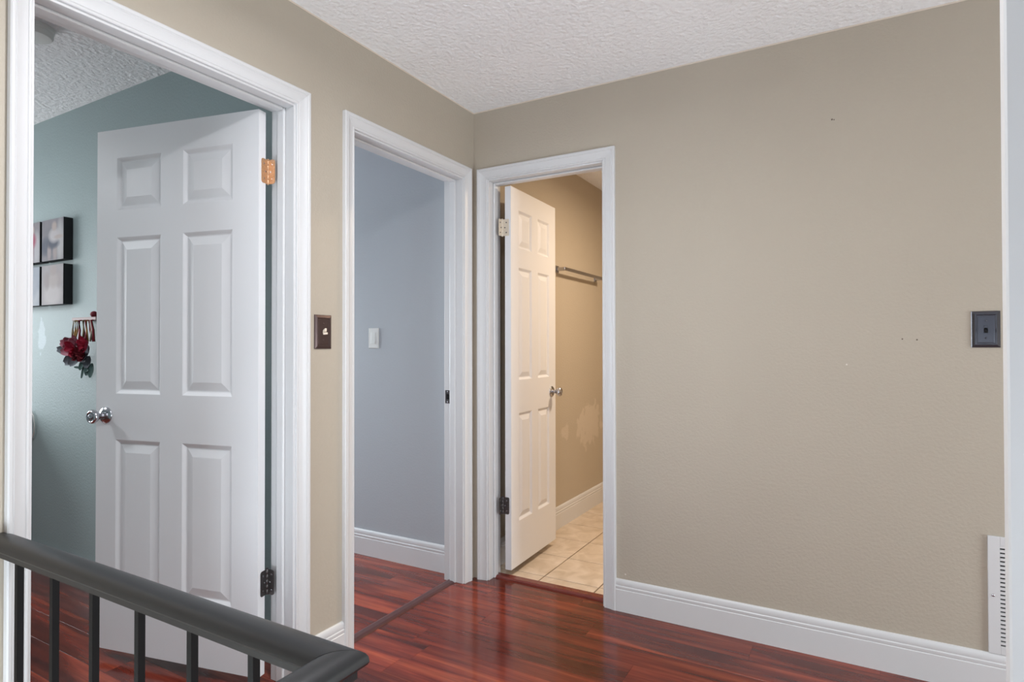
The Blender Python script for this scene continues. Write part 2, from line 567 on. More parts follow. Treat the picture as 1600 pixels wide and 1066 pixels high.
# bathroom tiles
bm = bmesh.new(); box(bm, 0.0, 1.9, 0.05, 2.7, -0.2, -0.004)
bath_floor = struct(obj('floor_bathroom', bm, M_grout), 'beige stone tile floor of the bathroom', 'floor')
TP = 0.305
tm = None
for i in range(-1, 6):
    for j in range(0, 8):
        x0, x1 = 0.315 + TP * (i - 1), 0.315 + TP * i
        y0, y1 = 0.19 + 0.308 * (j - 1), 0.19 + 0.308 * j
        x0, x1, y0, y1 = max(x0, 0.02), min(x1, 1.9), max(y0, 0.085), min(y1, 2.7)
        if x1 - x0 < .02 or y1 - y0 < .02:
            continue
        bm = bmesh.new(); g = 0.003; c = 0.0015
        ring = lambda i_, z: [(x0 + i_, y0 + i_, z), (x1 - i_, y0 + i_, z), (x1 - i_, y1 - i_, z), (x0 + i_, y1 - i_, z)]
        loft(bm, [ring(g, -.01), ring(g, -c), ring(g + c, 0)])
        obj('tile', bm, M_tile, bath_floor)
bm = bmesh.new()
prof = [(0.046, 0.0), (0.048, 0.006), (0.056, 0.012), (0.092, 0.013), (0.100, 0.009), (0.103, 0.0)]
loft(bm, [[(O3[0] + .0, y, z) for y, z in prof], [(O3[1], y, z) for y, z in prof]])
struct(obj('trim_8', bm, M_thresh), 'red wood threshold strip in front of the bathroom tiles', 'trim')

# ------------------------------------------------------------------ door casings and jambs
CP = [(0, 0), (0, .0075), (.002, .0092), (.007, .0092), (.009, .0075), (.011, .0092), (.020, .0100), (.034, .0125), (.040, .0160), (.043, .0150),
      (.046, .0172), (.053, .0178), (.057, .0155), (.057, 0)]
RV = 0.008


def casing_set(name, axis, jamb, label, k0=1.0, depth=WT):
    """axis 'x': wall plane x=0, opening along y, casing protrudes to +x.  axis 'y': wall plane y=0, casing protrudes to -y"""
    a0, a1 = jamb[0] - RV, jamb[1] + RV
    hh = HD + RV
    root = empty(name, (0, (a0 + a1) / 2, 0) if axis == 'x' else ((a0 + a1) / 2, 0, 0))
    struct(root, label, 'door frame')

    def P(s, t, z):
        return (t, s, z) if axis == 'x' else (s, -t, z)

    def part(nm, rings, bevel=0):
        bmx = bmesh.new(); loft(bmx, rings); o = obj(nm, bmx, M_white, root); auto_smooth(o, 28); return o
    part('side_casing', [[P(a0 - a * k0, t, 0) for a, t in CP], [P(a0 - a * k0, t, hh + a) for a, t in CP]])
    part('head_casing', [[P(a0 - a * k0, t, hh + a) for a, t in CP], [P(a1 + a, t, hh + a) for a, t in CP]])
    part('side_casing', [[P(a1 + a, t, 0) for a, t in CP], [P(a1 + a, t, hh + a) for a, t in CP]])
    # jamb boards

    def jb(nm, s0, s1, t0, t1, z0, z1, bv=0.0015):
        bmx = bmesh.new()
        p = P(s0, t0, z0); q = P(s1, t1, z1)
        box(bmx, *sorted((p[0], q[0])), *sorted((p[1], q[1])), *sorted((p[2], q[2])))
        return obj(nm, bmx, M_white, root, bevel=bv)
    jb('jamb', jamb[0] - G, jamb[0], 0.001, -depth - .001, 0, HD + G)
    jb('jamb', jamb[1], jamb[1] + G, 0.001, -depth - .001, 0, HD + G)
    jb('head_jamb', jamb[0], jamb[1], 0.001, -depth - .001, HD, HD + G)
    # door stops
    st = 0.011
    jb('door_stop', jamb[0], jamb[0] + st, -0.040, -0.076, 0, HD, .005)
    jb('door_stop', jamb[1] - st, jamb[1], -0.040, -0.076, 0, HD, .005)
    jb('head_stop', jamb[0] + st, jamb[1] - st, -0.040, -0.076, HD - st, HD, .005)
    return root


casing_set('trim_1', 'x', O1, 'white door casing around the bedroom doorway on the left', k0=.80)
tr2 = casing_set('trim_2', 'x', O2, 'white door casing around the middle doorway without a door in view')
casing_set('trim_3', 'y', O3, 'white door casing around the bathroom doorway')
# strike plate on the middle door's right jamb
bm = bmesh.new(); y = O2[1]
for a, b, c, d in ((-.108, -.101, .914, .982), (-.083, -.076, .914, .982), (-.101, -.083, .914, .934), (-.101, -.083, .962, .982)):
    box(bm, a, b, y - .0022, y + .001, c, d)
sp = obj('strike_plate', bm, M_dark, tr2); sp['label'] = 'dark metal strike plate'
bm = bmesh.new(); box(bm, -.101, -.083, y - .0006, y + .001, .934, .962); obj('strike_hole', bm, M_hole, sp)
for z in (.922, .974):
    bm = bmesh.new(); lathe(bm, [(.004, 0), (.004, .0015), (.002, .002)], Matrix.Translation((-.092, y - .0022, z)) @ Matrix.Rotation(R(90), 4, 'X'), 10)
    obj('screw', bm, M_chrome, sp, smooth=True)

# ------------------------------------------------------------------ baseboards
BP = [(0, 0), (.015, 0), (.015, .098), (.0125, .1005), (.0138, .104), (.0138, .113), (.0108, .1165), (.0118, .120), (.0108, .134), (.0075, .141), (.004, .144), (0, .144)]


def base(name, p0, p1, nrm, label):
    bm = bmesh.new()
    n = Vector((nrm[0], nrm[1], 0))
    loft(bm, [[Vector((q[0], q[1], z)) + n * t for t, z in BP] for q in (p0, p1)])
    o = obj(name, bm, M_white)
    auto_smooth(o, 25)
    return struct(o, label, 'baseboard')


base('baseboard_right', (O3[1] + RV + .057, 0), (XG, 0), (0, -1), 'white stepped baseboard under the long beige wall')
base('baseboard_left', (0, O1[1] + RV + .057), (0, O2[0] - RV - .057), (1, 0), 'short white baseboard between the two left doorways')
base('baseboard_far_room', (-3.0, -0.022), (-WT, -0.022), (0, -1), 'white baseboard on the pale blue grey wall')
base('baseboard_bathroom', (0.02, WT), (0.02, 2.7), (1, 0), 'white baseboard along the bathroom tiles')
base('baseboard_bedroom', (-3.6, -1.073), (-WT, -1.073), (0, -1), 'baseboard behind the open bedroom door')

# thin cream cut-in line of paint where the walls meet the ceiling
M_line = mat('cream_cut_in_line', (226, 214, 200), .6)
bm = bmesh.new(); box(bm, .0, .0012, YB, 0, H - .006, H - .0002)
struct(obj('trim_5', bm, M_line), 'thin cream paint line along the top of the left wall', 'trim')
bm = bmesh.new(); box(bm, .0012, XG, -.0012, 0, H - .006, H - .0002)
struct(obj('trim_6', bm, M_line), 'thin cream paint line along the top of the right wall', 'trim')

# ------------------------------------------------------------------ doors
PR = [(0.0, 0.0), (0.0025, 0.0012), (0.006, 0.0035), (0.013, 0.0085), (0.0165, 0.0095), (0.020, 0.0090), (0.046, 0.0022), (0.049, 0.0015)]


def door(name, width, z0, z1, cols, rws, loc, rz, vis, label, prs=1.0):
    T = 0.035
    y0, y1 = (-T, 0) if vis > 0 else (0, T)
    bm = bmesh.new()
    xs = [0, cols[0][0], cols[0][1], cols[1][0], cols[1][1], width]
    zs = [z0] + [v for r in sorted(rws) for v in r] + [z1]
    zs = [z - z0 for z in zs]
    for i in range(5):
        for j in range(len(zs) - 1):
            if i in (1, 3) and j % 2 == 1:
                continue
            box(bm, xs[i], xs[i + 1], y0, y1, zs[j], zs[j + 1])
    bmesh.ops.remove_doubles(bm, verts=bm.verts, dist=1e-5)
    # drop the doubled inner faces so the slab reads as one moulded skin
    bm.faces.ensure_lookup_table()
    seen = {}
    for f in bm.faces:
        k = tuple(sorted(v.index for v in f.verts))
        seen.setdefault(k, []).append(f)
    dead = [f for fs in seen.values() if len(fs) > 1 for f in fs]
    bmesh.ops.delete(bm, geom=dead, context='FACES_ONLY')
    d = obj(name, bm, M_door)
    d.location = (loc[0], loc[1], z0)
    d.rotation_euler = (0, 0, rz)
    struct(d, label, 'door')
    for c in cols:
        for r in rws:
            bm = bmesh.new()
            a, b, lo, hi = c[0], c[1], r[0] - z0, r[1] - z0
            def ring(i, y):
                i *= prs
                return [(a + i, y, lo + i), (b - i, y, lo + i), (b - i, y, hi - i), (a + i, y, hi - i)]
            rings = [ring(i, y1 - dp) for i, dp in reversed(PR)] + [ring(i, y0 + dp) for i, dp in PR]
            loft(bm, rings)
            obj('panel', bm, M_door, d, local=True)
    return d


def knob(d, s, z, side, y):
    """lathe knob on face at local y pointing along side*Y"""
    mt_ = Matrix.Translation((s, y, z)) @ Matrix.Rotation(R(-90 * side), 4, 'X')
    bm = bmesh.new()
    lathe(bm, [(.010, .008), (.0105, .020), (.0115, .028), (.017, .037), (.0235, .044), (.0262, .050), (.0265, .055), (.0245, .0605), (.020, .0635), (.0185, .0628),
               (.0165, .0605), (.0155, .0605), (.0001, .0612)], mt_, 32)
    k = auto_smooth(obj('door_knob', bm, M_chrome, d, local=True), 50)
    k['label'] = 'brushed metal knob'
    bm = bmesh.new()
    lathe(bm, [(.0325, 0), (.0325, .003), (.031, .0045), (.026, .0085), (.018, .0118), (.012, .0135), (.0001, .0135)], mt_, 32)
    auto_smooth(obj('rose', bm, M_chrome, k, local=True), 50)
    bm = bmesh.new()
    lathe(bm, [(.0105, .060), (.0105, .0635), (.009, .0645), (.004, .0645), (.0035, .0635), (.0001, .0635)], mt_, 20)
    auto_smooth(obj('button', bm, M_chrome, k, local=True), 50)
    return k


def hinge(d, pin, z0, z1, du, dw, jd, jw, material, label, rc=0.009):
    """pin (x,y) world; du: unit direction of door leaf from the pin, jd: of the jamb leaf; widths dw, jw"""
    bm = bmesh.new()
    n = 5
    zz = [z0 + (z1 - z0) * i / n for i in range(n + 1)]
    for i in range(n):
        lathe(bm, [(.0052, zz[i] + .0005), (.0056, zz[i] + .001), (.0056, zz[i + 1] - .001), (.0052, zz[i + 1] - .0005)], Matrix.Translation((pin[0], pin[1], 0)), 14)
    lathe(bm, [(.003, z0 - .002), (.003, z1 + .003)], Matrix.Translation((pin[0], pin[1], 0)), 10)
    lathe(bm, [(.005, z1 + .0005), (.0055, z1 + .003), (.002, z1 + .005)], Matrix.Translation((pin[0], pin[1], 0)), 12)
    h = auto_smooth(obj('hinge', bm, material, d), 50)
    h['label'] = label

    def leaf(dr, wd):
        dr = Vector((dr[0], dr[1], 0)).normalized()
        nn = Vector((-dr.y, dr.x, 0))
        out = []
        pts = [(0.004, z0), (wd - rc, z0)]
        for i in range(5):
            a = -90 + 90 * i / 4
            pts.append((wd - rc + rc * math.cos(R(a)), z0 + rc + rc * math.sin(R(a))))
        for i in range(5):
            a = 90 * i / 4
            pts.append((wd - rc + rc * math.cos(R(a)), z1 - rc + rc * math.sin(R(a))))
        pts.append((0.004, z1))
        base_ = Vector((pin[0], pin[1], 0))
        bmx = bmesh.new()
        loft(bmx, [[base_ + dr * u + Vector((0, 0, z)) + nn * t for u, z in pts] for t in (-.0012, .0012)])
        lf = obj('hinge_leaf', bmx, material, h)
        for q in (.2, .5, .8):
            bmx = bmesh.new()
            c = base_ + dr * (wd * (.62 if q != .5 else .4)) + Vector((0, 0, z0 + (z1 - z0) * q))
            rot = nn.to_track_quat('Z', 'Y').to_matrix().to_4x4()
            lathe(bmx, [(.0034, -.0022), (.0036, -.0018), (.0036, .0018), (.0034, .0022)], Matrix.Translation(c) @ rot, 10)
            obj('screw', bmx, M_chrome if material is not M_cream else M_dark, h)
    leaf(du, dw)
    leaf(jd, jw)
    return h


ROWS = [(1.737, 1.941), (1.028, 1.632), (0.275, 0.851)]
# bedroom door: face corner at the hinge (-.098,-1.238), free edge (-.846,-1.401)
A1, B1 = Vector((-.098, -1.238)), Vector((-.846, -1.401))
d1v = (B1 - A1).normalized()
rz1 = math.atan2(d1v.y, d1v.x)
door1 = door('door_1', .7655, .040, 2.052, [(.1135, .340), (.444, .664)], ROWS, A1, rz1, 1,
             'white six panel bedroom door standing open, copper upper hinge', 1.0)
knob(door1, .7146, .943 - .040, 1, 0.0)
knob(door1, .7146, .943 - .040, -1, -.035)
nb = Vector((-d1v.y, d1v.x))
nb = nb if nb.y > 0 else -nb          # towards the back face
pin1 = A1 + nb * .036 + d1v * .000 + Vector((-.004, .012))
for z0, z1, mt_, lb in ((1.796, 1.884, M_copper, 'rusty copper upper hinge'), (.318, .408, M_dark, 'dark grey lower hinge')):
    dd = (A1 - d1v * .0014 - pin1)
    hinge(door1, pin1, z0, z1, dd, .036, Vector((.088, .012)), .033, mt_, lb)
# latch on the free edge is out of sight; bathroom door
A3, B3 = Vector((.177, .083)), Vector((.158, .662))
d3v = (B3 - A3).normalized()
rz3 = math.atan2(d3v.y, d3v.x)
W3 = (B3 - A3).length
door3 = door('door_2', W3, .040, 2.052, [(.090, .252), (.330, .487)], ROWS, A3, rz3, -1,
             'white six panel bathroom door standing open over the tiles', .86)
knob(door3, W3 - .058, .938 - .040, -1, 0.0)
knob(door3, W3 - .058, .938 - .040, 1, .035)
n3 = Vector((-d3v.y, d3v.x)); n3 = n3 if n3.x < 0 else -n3
pin3 = A3 + n3 * .037 + Vector((-.012, -.003))
for z0, z1, mt_, lb, rc in ((1.790, 1.878, M_cream, 'cream painted upper hinge', .002), (.330, .418, M_dark, 'dark grey lower hinge', .007)):
    hinge(door3, pin3, z0, z1, A3 - d3v * .0014 - pin3, .038, Vector((-.012, -.088)), .030, mt_, lb, rc)

# ------------------------------------------------------------------ white cased opening beside the camera
bm = bmesh.new(); box(bm, 1.856, 1.964, -2.045, -1.985, 0, H)
struct(obj('wall_near', bm, M_hall), 'narrow wall post behind the white casing at the right edge', 'wall')
root = struct(empty('trim_4', (1.86, -2.0, 0)), 'white casing of the near opening at the right edge of the view', 'door frame')
bm = bmesh.new(); box(bm, 1.8405, 1.856, -2.0455, -1.9845, 0, H - .001); obj('jamb', bm, M_white, root, bevel=.002)
bm = bmesh.new()
prof = [(0, 0), (0, .0125), (.0015, .014), (.030, .0150), (.0375, .0172), (.057, .0178), (.064, .015), (.064, 0)]
loft(bm, [[(1.8250 + x, -2.0455 - t, z) for x, t in prof] for z in (0, H - .001)])
obj('side_casing', bm, M_white, root)
bm = bmesh.new(); box(bm, 1.964, 1.9795, -2.0455, -1.9845, 0, H - .001); obj('jamb', bm, M_white, root, bevel=.002)
bm = bmesh.new(); loft(bm, [[(1.9950 - x, -2.0455 - t, z) for x, t in prof] for z in (0, H - .001)])
obj('side_casing', bm, M_white, root)

# ------------------------------------------------------------------ wall register
vr = empty('air_register', (2.232, 0, .142))
tag(vr, 'tall white slotted metal air register above the baseboard', 'vent')
vx0, vx1, vz0, vz1 = 2.132, 2.332, .1445, .549
sx0, sx1 = 2.1655, 2.2985
nz, zt, zb = 24, .519, .174
bm = bmesh.new()
t0, t1 = -.0085, -.0005
box(bm, vx0, sx0, t0, t1, vz0, vz1); box(bm, sx1, vx1, t0, t1, vz0, vz1)
box(bm, sx0, sx1, t0, t1, vz0, zb); box(bm, sx0, sx1, t0, t1, zt, vz1)
obj('face_frame', bm, M_white, vr, bevel=.0012)
pitch = (zt - zb) / nz
bm = bmesh.new()
for i in range(nz):
    z = zb + i * pitch
    box(bm, sx0, sx1, t0, t1 - .002, z + .0055, z + pitch)
box(bm, (sx0 + sx1) / 2 - .004, (sx0 + sx1) / 2 + .004, t0, t1 - .002, zb, zt)
g = obj('slat_grille', bm, M_white, vr); g['kind'] = 'stuff'
bm = bmesh.new(); box(bm, sx0, sx1, -.0014, -.0004, zb, zt); obj('duct_opening', bm, M_hole, vr)
for x in (2.146, 2.318):
    bm = bmesh.new(); lathe(bm, [(.005, 0), (.0048, .0015), (.002, .0024)], Matrix.Translation((x, t0, .345)) @ Matrix.Rotation(R(90), 4, 'X'), 12)
    obj('screw', bm, M_chrome, vr, smooth=True)

# ------------------------------------------------------------------ switch plates


def switch(name, loc, axis, wd, ht, pm, label, style):
    """axis 'x': on a wall facing +x; 'y': on a wall facing -y.  local frame: u along wall, v up, n out"""
    e_ = empty(name, loc)
    tag(e_, label, 'light switch')

    def P(u, v, n):
        return Vector((n, u, v)) if axis == 'x' else Vector((u, -n, v))

    def ring(i, n, w_=wd, h_=ht):
        a, b = w_ / 2 - i, h_ / 2 - i
        return [P(-a, -b, n), P(a, -b, n), P(a, b, n), P(-a, b, n)]
    bm = bmesh.new()
    if style == 'fancy':
        loft(bm, [ring(0, 0), ring(0, .003), ring(.0015, .0045), ring(.010, .0072), ring(.0118, .0072), ring(.0145, .0050), ring(.0165, .0050), ring(.018, .0058)])
    else:
        loft(bm, [ring(0, 0), ring(0, .0035), ring(.003, .0062)])
    obj('plate', bm, pm, e_, local=True)
    if style == 'fancy':
        bm = bmesh.new()
        q = lambda a, b, n: [P(-a, -b, n), P(a, -b, n), P(a, b, n), P(-a, b, n)]
        loft(bm, [q(.0058, .0128, .0058), q(.0052, .0122, .0072), q(.0052, .0122, .0066)])
        obj('toggle_bezel', bm, pm, e_, local=True)
        for v in (-.0305, .0305):
            bm = bmesh.new()
            rings = []
            for r_, n_ in ((.0034, .0055), (.0032, .0066), (.001, .0072)):
                rings.append([P(r_ * math.cos(2 * math.pi * k / 12), v + r_ * math.sin(2 * math.pi * k / 12), n_) for k in range(12)])
            loft(bm, rings); obj('screw', bm, pm, e_, local=True, smooth=True)
    return e_, P


e1, P = switch('switch_plate', (0, -1.0345, 1.2635), 'x', .081, .127, M_bronze,
               'bronze switch plate with ivory toggle between the left doorways', 'fancy')
bm = bmesh.new()
loft(bm, [[P(u, v + s * dv, n) for u, v in ((-.0045, -.006), (.0045, -.006), (.0045, .006), (-.0045, .006))] for n, s, dv in ((.006, 0, 0), (.010, 1, .003), (.017, 1, .007), (.0185, 1, .0075))])
obj('toggle', bm, M_ivory, e1, local=True, bevel=.0012)
bm = bmesh.new()
loft(bm, [[P(u + du, v + dv, n) for u, v in ((-.0055, -.004), (.0055, -.004), (.0055, .004), (-.0055, .004))] for n, du, dv in ((.0062, .002, -.007), (.0145, .006, -.006), (.0165, .0065, -.0055))])
t_ = obj('toggle_guard', bm, M_ivory, e1, local=True, bevel=.0015); t_['label'] = 'chipped ivory piece below the toggle'
e2_, P = switch('switch_plate', (2.133, 0, 1.265), 'y', .081, .127, M_pewter,
                'dark pewter switch plate with black toggle near the right edge', 'fancy')
bm = bmesh.new()
loft(bm, [[P(u, v + dv, n) for u, v in ((-.0045, -.006), (.0045, -.006), (.0045, .006), (-.0045, .006))] for n, dv in ((.006, 0), (.010, -.003), (.018, -.007), (.0195, -.0075))])
obj('toggle', bm, M_bar, e2_, local=True, bevel=.0012)
e3_, P = switch('switch_plate', (-.6755, -.022, 1.2575), 'y', .076, .117, M_switch,
                'white rocker switch on the pale blue grey wall in the middle doorway', 'plain')
bm = bmesh.new()
q = lambda a, b, c, n0, n1: [P(-a, b, n0), P(a, b, n0), P(a, c, n1), P(-a, c, n1)]
loft(bm, [q(.0165, -.0335, .0335, .004, .004), q(.0165, -.0335, .0335, .0105, .0068), q(.0145, -.0315, .0315, .0112, .0074)])
obj('rocker', bm, M_switch, e3_, local=True)

# ------------------------------------------------------------------ stair guard rail
RX, RY, RT = 1.091, -2.011, .776
guard = empty('stair_railing', (RX, RY, 0))
tag(guard, 'black metal stair guard rail with square balusters and moulded handrail', 'railing')
# handrail section (u across, z): loaf top on a flat channel
HWD, HLF = .029, .021
hp = []
for i in range(13):
    a = R(180 * i / 12)
    hp.append((HWD * math.cos(a), RT - HLF + HLF * (math.sin(a) ** .75)))
sec = [(HWD, RT - HLF)] + hp[1:12] + [(-HWD, RT - HLF), (-HWD + .002, RT - HLF - .004), (-.019, RT - HLF - .006), (-.017, RT - HLF - .007), (-.017, RT - .043), (.017, RT - .043), (.017, RT - HLF - .007), (.019, RT - HLF - .006), (HWD - .002, RT - HLF - .004)]
bm = bmesh.new()
gap = .0006
loft(bm, [[(0.002, RY + u, z) for u, z in sec], [(RX - gap + u, RY + u, z) for u, z in sec]])
o = obj('handrail', bm, M_black, guard); auto_smooth(o, 32)
bm = bmesh.new()
loft(bm, [[(RX + gap + u, RY + u, z) for u, z in sec], [(RX + u, YB + .01, z) for u, z in sec]])
o = obj('handrail', bm, M_black, guard); auto_smooth(o, 32)
bw = .0064
proto = None
bxs = [.109 + .1594 * k for k in range(0, 6)]
zb_ = RT - .043


def baluster(x, y, nm='baluster', wd=bw):
    global proto
    if nm == 'baluster' and proto is not None:
        o_ = bpy.data.objects.new('baluster', proto); C.objects.link(o_); o_.parent = guard
    else:
        bmx = bmesh.new(); box(bmx, -wd, wd, -wd, wd, 0, zb_)
        o_ = obj(nm, bmx, M_bar, guard, local=True)
        if nm == 'baluster':
            proto = o_.data
    o_.location = (x - RX, y - RY, 0)


for x in bxs:
    baluster(x, RY)
for k in range(1, 12):
    baluster(RX, RY - .1594 * k)
baluster(RX, RY, 'newel_post', .0125)
bm = bmesh.new(); box(bm, .002, RX + .018, RY - .018, RY + .018, 0.0005, .02); box(bm, RX - .018, RX + .018, YB + .01, RY - .018, 0.0005, .02)
obj('shoe_rail', bm, M_black, guard)

# ------------------------------------------------------------------ bedroom: photos, bouquet, detector, dresser


def print_mat(name, bg_a, bg_b, blobs):
    """flat printed picture: soft coloured shapes on a gradient, in the canvas' own coordinates (0..1)"""
    mt = bpy.data.materials.new(name); mt.use_nodes = True
    nt = mt.node_tree; N, L = nt.nodes, nt.links
    b = N['Principled BSDF']; b.inputs['Roughness'].default_value = .75; b.inputs['Specular IOR Level'].default_value = .15
    tc = N.new('ShaderNodeTexCoord')
    sep = N.new('ShaderNodeSeparateXYZ'); L.new(tc.outputs['Generated'], sep.inputs[0])
    nz_ = N.new('ShaderNodeTexNoise'); nz_.inputs['Scale'].default_value = 3.5; L.new(tc.outputs['Generated'], nz_.inputs['Vector'])
    mx = N.new('ShaderNodeMix'); mx.data_type = 'RGBA'
    mx.inputs[6].default_value = lin([c * .86 for c in bg_a]); mx.inputs[7].default_value = lin([c * .86 for c in bg_b])
    L.new(nz_.outputs['Fac'], mx.inputs[0])
    col = mx.outputs[2]

    def mth(op, a, b_):
        n = N.new('ShaderNodeMath'); n.operation = op
        for i, v in enumerate((a, b_)):
            if isinstance(v, (int, float)):
                n.inputs[i].default_value = v
            else:
                L.new(v, n.inputs[i])
        return n.outputs[0]
    for cx, cz, rx, rz_, c in blobs:
        dx = mth('DIVIDE', mth('SUBTRACT', sep.outputs[0], cx), rx)
        dz = mth('DIVIDE', mth('SUBTRACT', sep.outputs[2], cz), rz_)
        d2 = mth('ADD', mth('MULTIPLY', dx, dx), mth('MULTIPLY', dz, dz))
        mr = N.new('ShaderNodeMapRange'); mr.inputs[1].default_value = 1.6; mr.inputs[2].default_value = .35
        L.new(d2, mr.inputs[0])
        k = N.new('ShaderNodeMix'); k.data_type = 'RGBA'
        L.new(mr.outputs[0], k.inputs[0]); L.new(col, k.inputs[6]); k.inputs[7].default_value = lin([v * .86 for v in c])
        col = k.outputs[2]
    L.new(col, b.inputs['Base Color'])
    return mt


M_edge = mat('black_canvas_edge', (24, 24, 28), .6)
skin, pale = (214, 196, 190), (222, 216, 214)
P_A = print_mat('print_seated_child', (176, 170, 174), (142, 142, 150), [
    (.22, .35, .30, .22, (120, 124, 138)), (.85, .45, .16, .5, (206, 204, 206)), (.35, .22, .09, .22, (188, 176, 176)), (.62, .20, .09, .2, (190, 178, 176)),
    (.52, .40, .28, .12, (110, 114, 128)), (.58, .60, .24, .17, (216, 210, 212)), (.58, .82, .11, .11, (206, 190, 184)), (.78, .55, .2, .05, (206, 192, 188))])
P_B = print_mat('print_standing_child', (180, 174, 178), (150, 146, 152), [
    (.85, .35, .18, .4, (206, 204, 208)), (.60, .30, .13, .3, (170, 150, 158)), (.6, .56, .22, .2, (188, 100, 124)), (.62, .82, .12, .11, (208, 190, 186))])
P_C = print_mat('print_baby', (204, 198, 200), (182, 176, 180), [
    (.5, .25, .42, .30, (222, 216, 216)), (.25, .60, .13, .22, (190, 180, 180)), (.80, .62, .13, .2, (196, 186, 186)), (.55, .62, .2, .2, (206, 196, 194)), (.55, .86, .16, .13, (198, 186, 184))])
P_D = print_mat('print_pale_sky', (196, 202, 212), (178, 186, 198), [(.5, .2, .6, .25, (206, 210, 216)), (.7, .45, .18, .25, (190, 196, 206))])


def canvas(x0, x1, z0, z1, pm, label):
    yb, yf = -1.0735, -1.115
    e_ = empty('canvas_print', ((x0 + x1) / 2, yb, z0))
    tag(e_, label, 'picture', 'canvas photo prints on the bedroom wall')
    bm = bmesh.new(); box(bm, x0, x1, yf, yb, z0, z1)
    obj('canvas_edge', bm, M_edge, e_, bevel=.001)
    bm = bmesh.new(); box(bm, x0 + .0008, x1 - .0008, yf - .0012, yf - .0002, z0 + .0008, z1 - .0008)
    pr_ = obj('printed_picture', bm, pm, e_)


canvas(-1.998, -1.769, 1.660, 1.876, P_A, 'canvas photo of a seated child in white shirt, upper right of four')
canvas(-1.998, -1.769, 1.429, 1.637, P_C, 'pale canvas photo of a baby, lower right of four')
canvas(-2.251, -2.022, 1.660, 1.876, P_B, 'canvas photo of a child in pink top, upper left of four')
canvas(-2.251, -2.022, 1.429, 1.637, P_D, 'pale bluish canvas photo, lower left of four')

# bouquet hung upside down from a small peg shelf
bq = empty('hanging_bouquet', (-1.48, -1.0735, 1.34))
tag(bq, 'red and grey artificial flower bunch hanging from a wooden peg', 'flowers')
M_peg = mat('pinkish_wood', (176, 154, 152), .6)
M_stem = [mat('olive_stem', (112, 96, 56), .7), mat('ochre_stem', (168, 128, 62), .7), mat('red_ribbon', (140, 34, 48), .6), mat('pale_stem', (176, 168, 150), .7)]
M_pet = [mat('crimson_petal', (176, 34, 66), .7), mat('rose_petal', (178, 108, 124), .7), mat('deep_red_petal', (120, 24, 40), .7)]
M_leaf = [mat('grey_leaf', (112, 116, 124), .75), mat('green_grey_leaf', (74, 100, 96), .7)]
bm = bmesh.new(); box(bm, -1.604, -1.38, -1.150, -1.0735, 1.337, 1.352); obj('peg_shelf', bm, M_peg, bq, bevel=.002)
bm = bmesh.new()
lathe(bm, [(.004, 0), (.012, .004), (.017, .014), (.013, .025), (.004, .030)], Matrix.Translation((-1.462, -1.118, 1.352)), 16)
obj('knotted_end', bm, M_pet[2], bq, smooth=True)
rnd = random.Random(3)
for i in range(16):
    t = i / 15
    xt = -1.575 + .17 * t
    xb = -1.612 + .20 * t + rnd.uniform(-.012, .012)
    yt = -1.15 + rnd.uniform(-.004, .006)
    bm = bmesh.new()
    tube(bm, [(xt, -1.12, 1.345), (xt, yt - .006, 1.335), ((xt + xb) / 2 + rnd.uniform(-.008, .008), yt, 1.29), (xb, yt + rnd.uniform(-.01, .02), 1.235)], .003, 6,
         [.003, .0035, .004, .0045])
    obj('stem', bm, M_stem[(0, 3, 1, 1, 0, 2, 2, 3, 2, 0, 2, 1, 2, 3, 0, 2)[i]], bq, smooth=True)


def petal(bm, c, d, ln, wd, cup, roll=0.0):
    d = Vector(d).normalized()
    side = d.cross(Vector((0.15, -1, 0.1))).normalized()
    nn = side.cross(d).normalized()
    side = math.cos(roll) * side + math.sin(roll) * nn
    nn = side.cross(d).normalized()
    c = Vector(c)
    nu, nv = 5, 6
    grid = []
    for j in range(nv + 1):
        v = j / nv
        wv = wd * (math.sin(math.pi * (v * .86 + .06)) ** .7)
        rowv = []
        for i in range(nu + 1):
            u = i / nu * 2 - 1
            rowv.append(c + d * (ln * v) + side * (u * wv / 2) + nn * (cup * (u * u - .4) * wv + cup * .5 * ln * v * v))
        grid.append(rowv)
    front = [[bm.verts.new(p) for p in r] for r in grid]
    back = [[bm.verts.new(p + nn * .0012) for p in r] for r in grid]
    for g_, fl in ((front, 0), (back, 1)):
        for j in range(nv):
            for i in range(nu):
                f = (g_[j][i], g_[j][i + 1], g_[j + 1][i + 1], g_[j + 1][i])
                bm.faces.new(f if not fl else f[::-1])


for (cx, cy, cz, sz, mi, seed) in ((-1.545, -1.160, 1.205, .050, 0, 1), (-1.590, -1.150, 1.222, .052, 1, 2), (-1.475, -1.150, 1.180, .050, 2, 4), (-1.530, -1.155, 1.238, .038, 1, 5),
                              (-1.45, -1.15, 1.225, .05, 0, 9), (-1.555, -1.145, 1.172, .036, 2, 6)):
    rr = random.Random(seed)
    bm = bmesh.new()
    for k in range(11):
        a = k * 2.4
        s_ = .35 + .65 * k / 10
        petal(bm, (cx + .005 * math.cos(a), cy - .010 * rr.random(), cz + .005 * math.sin(a)), (math.cos(a) * s_, -.55 + .5 * s_ * rr.random(), math.sin(a) * s_ - .25), sz * (.5 + .4 * s_), sz * .55, .35, rr.uniform(-.5, .5))
    obj('flower', bm, M_pet[mi], bq, smooth=True)
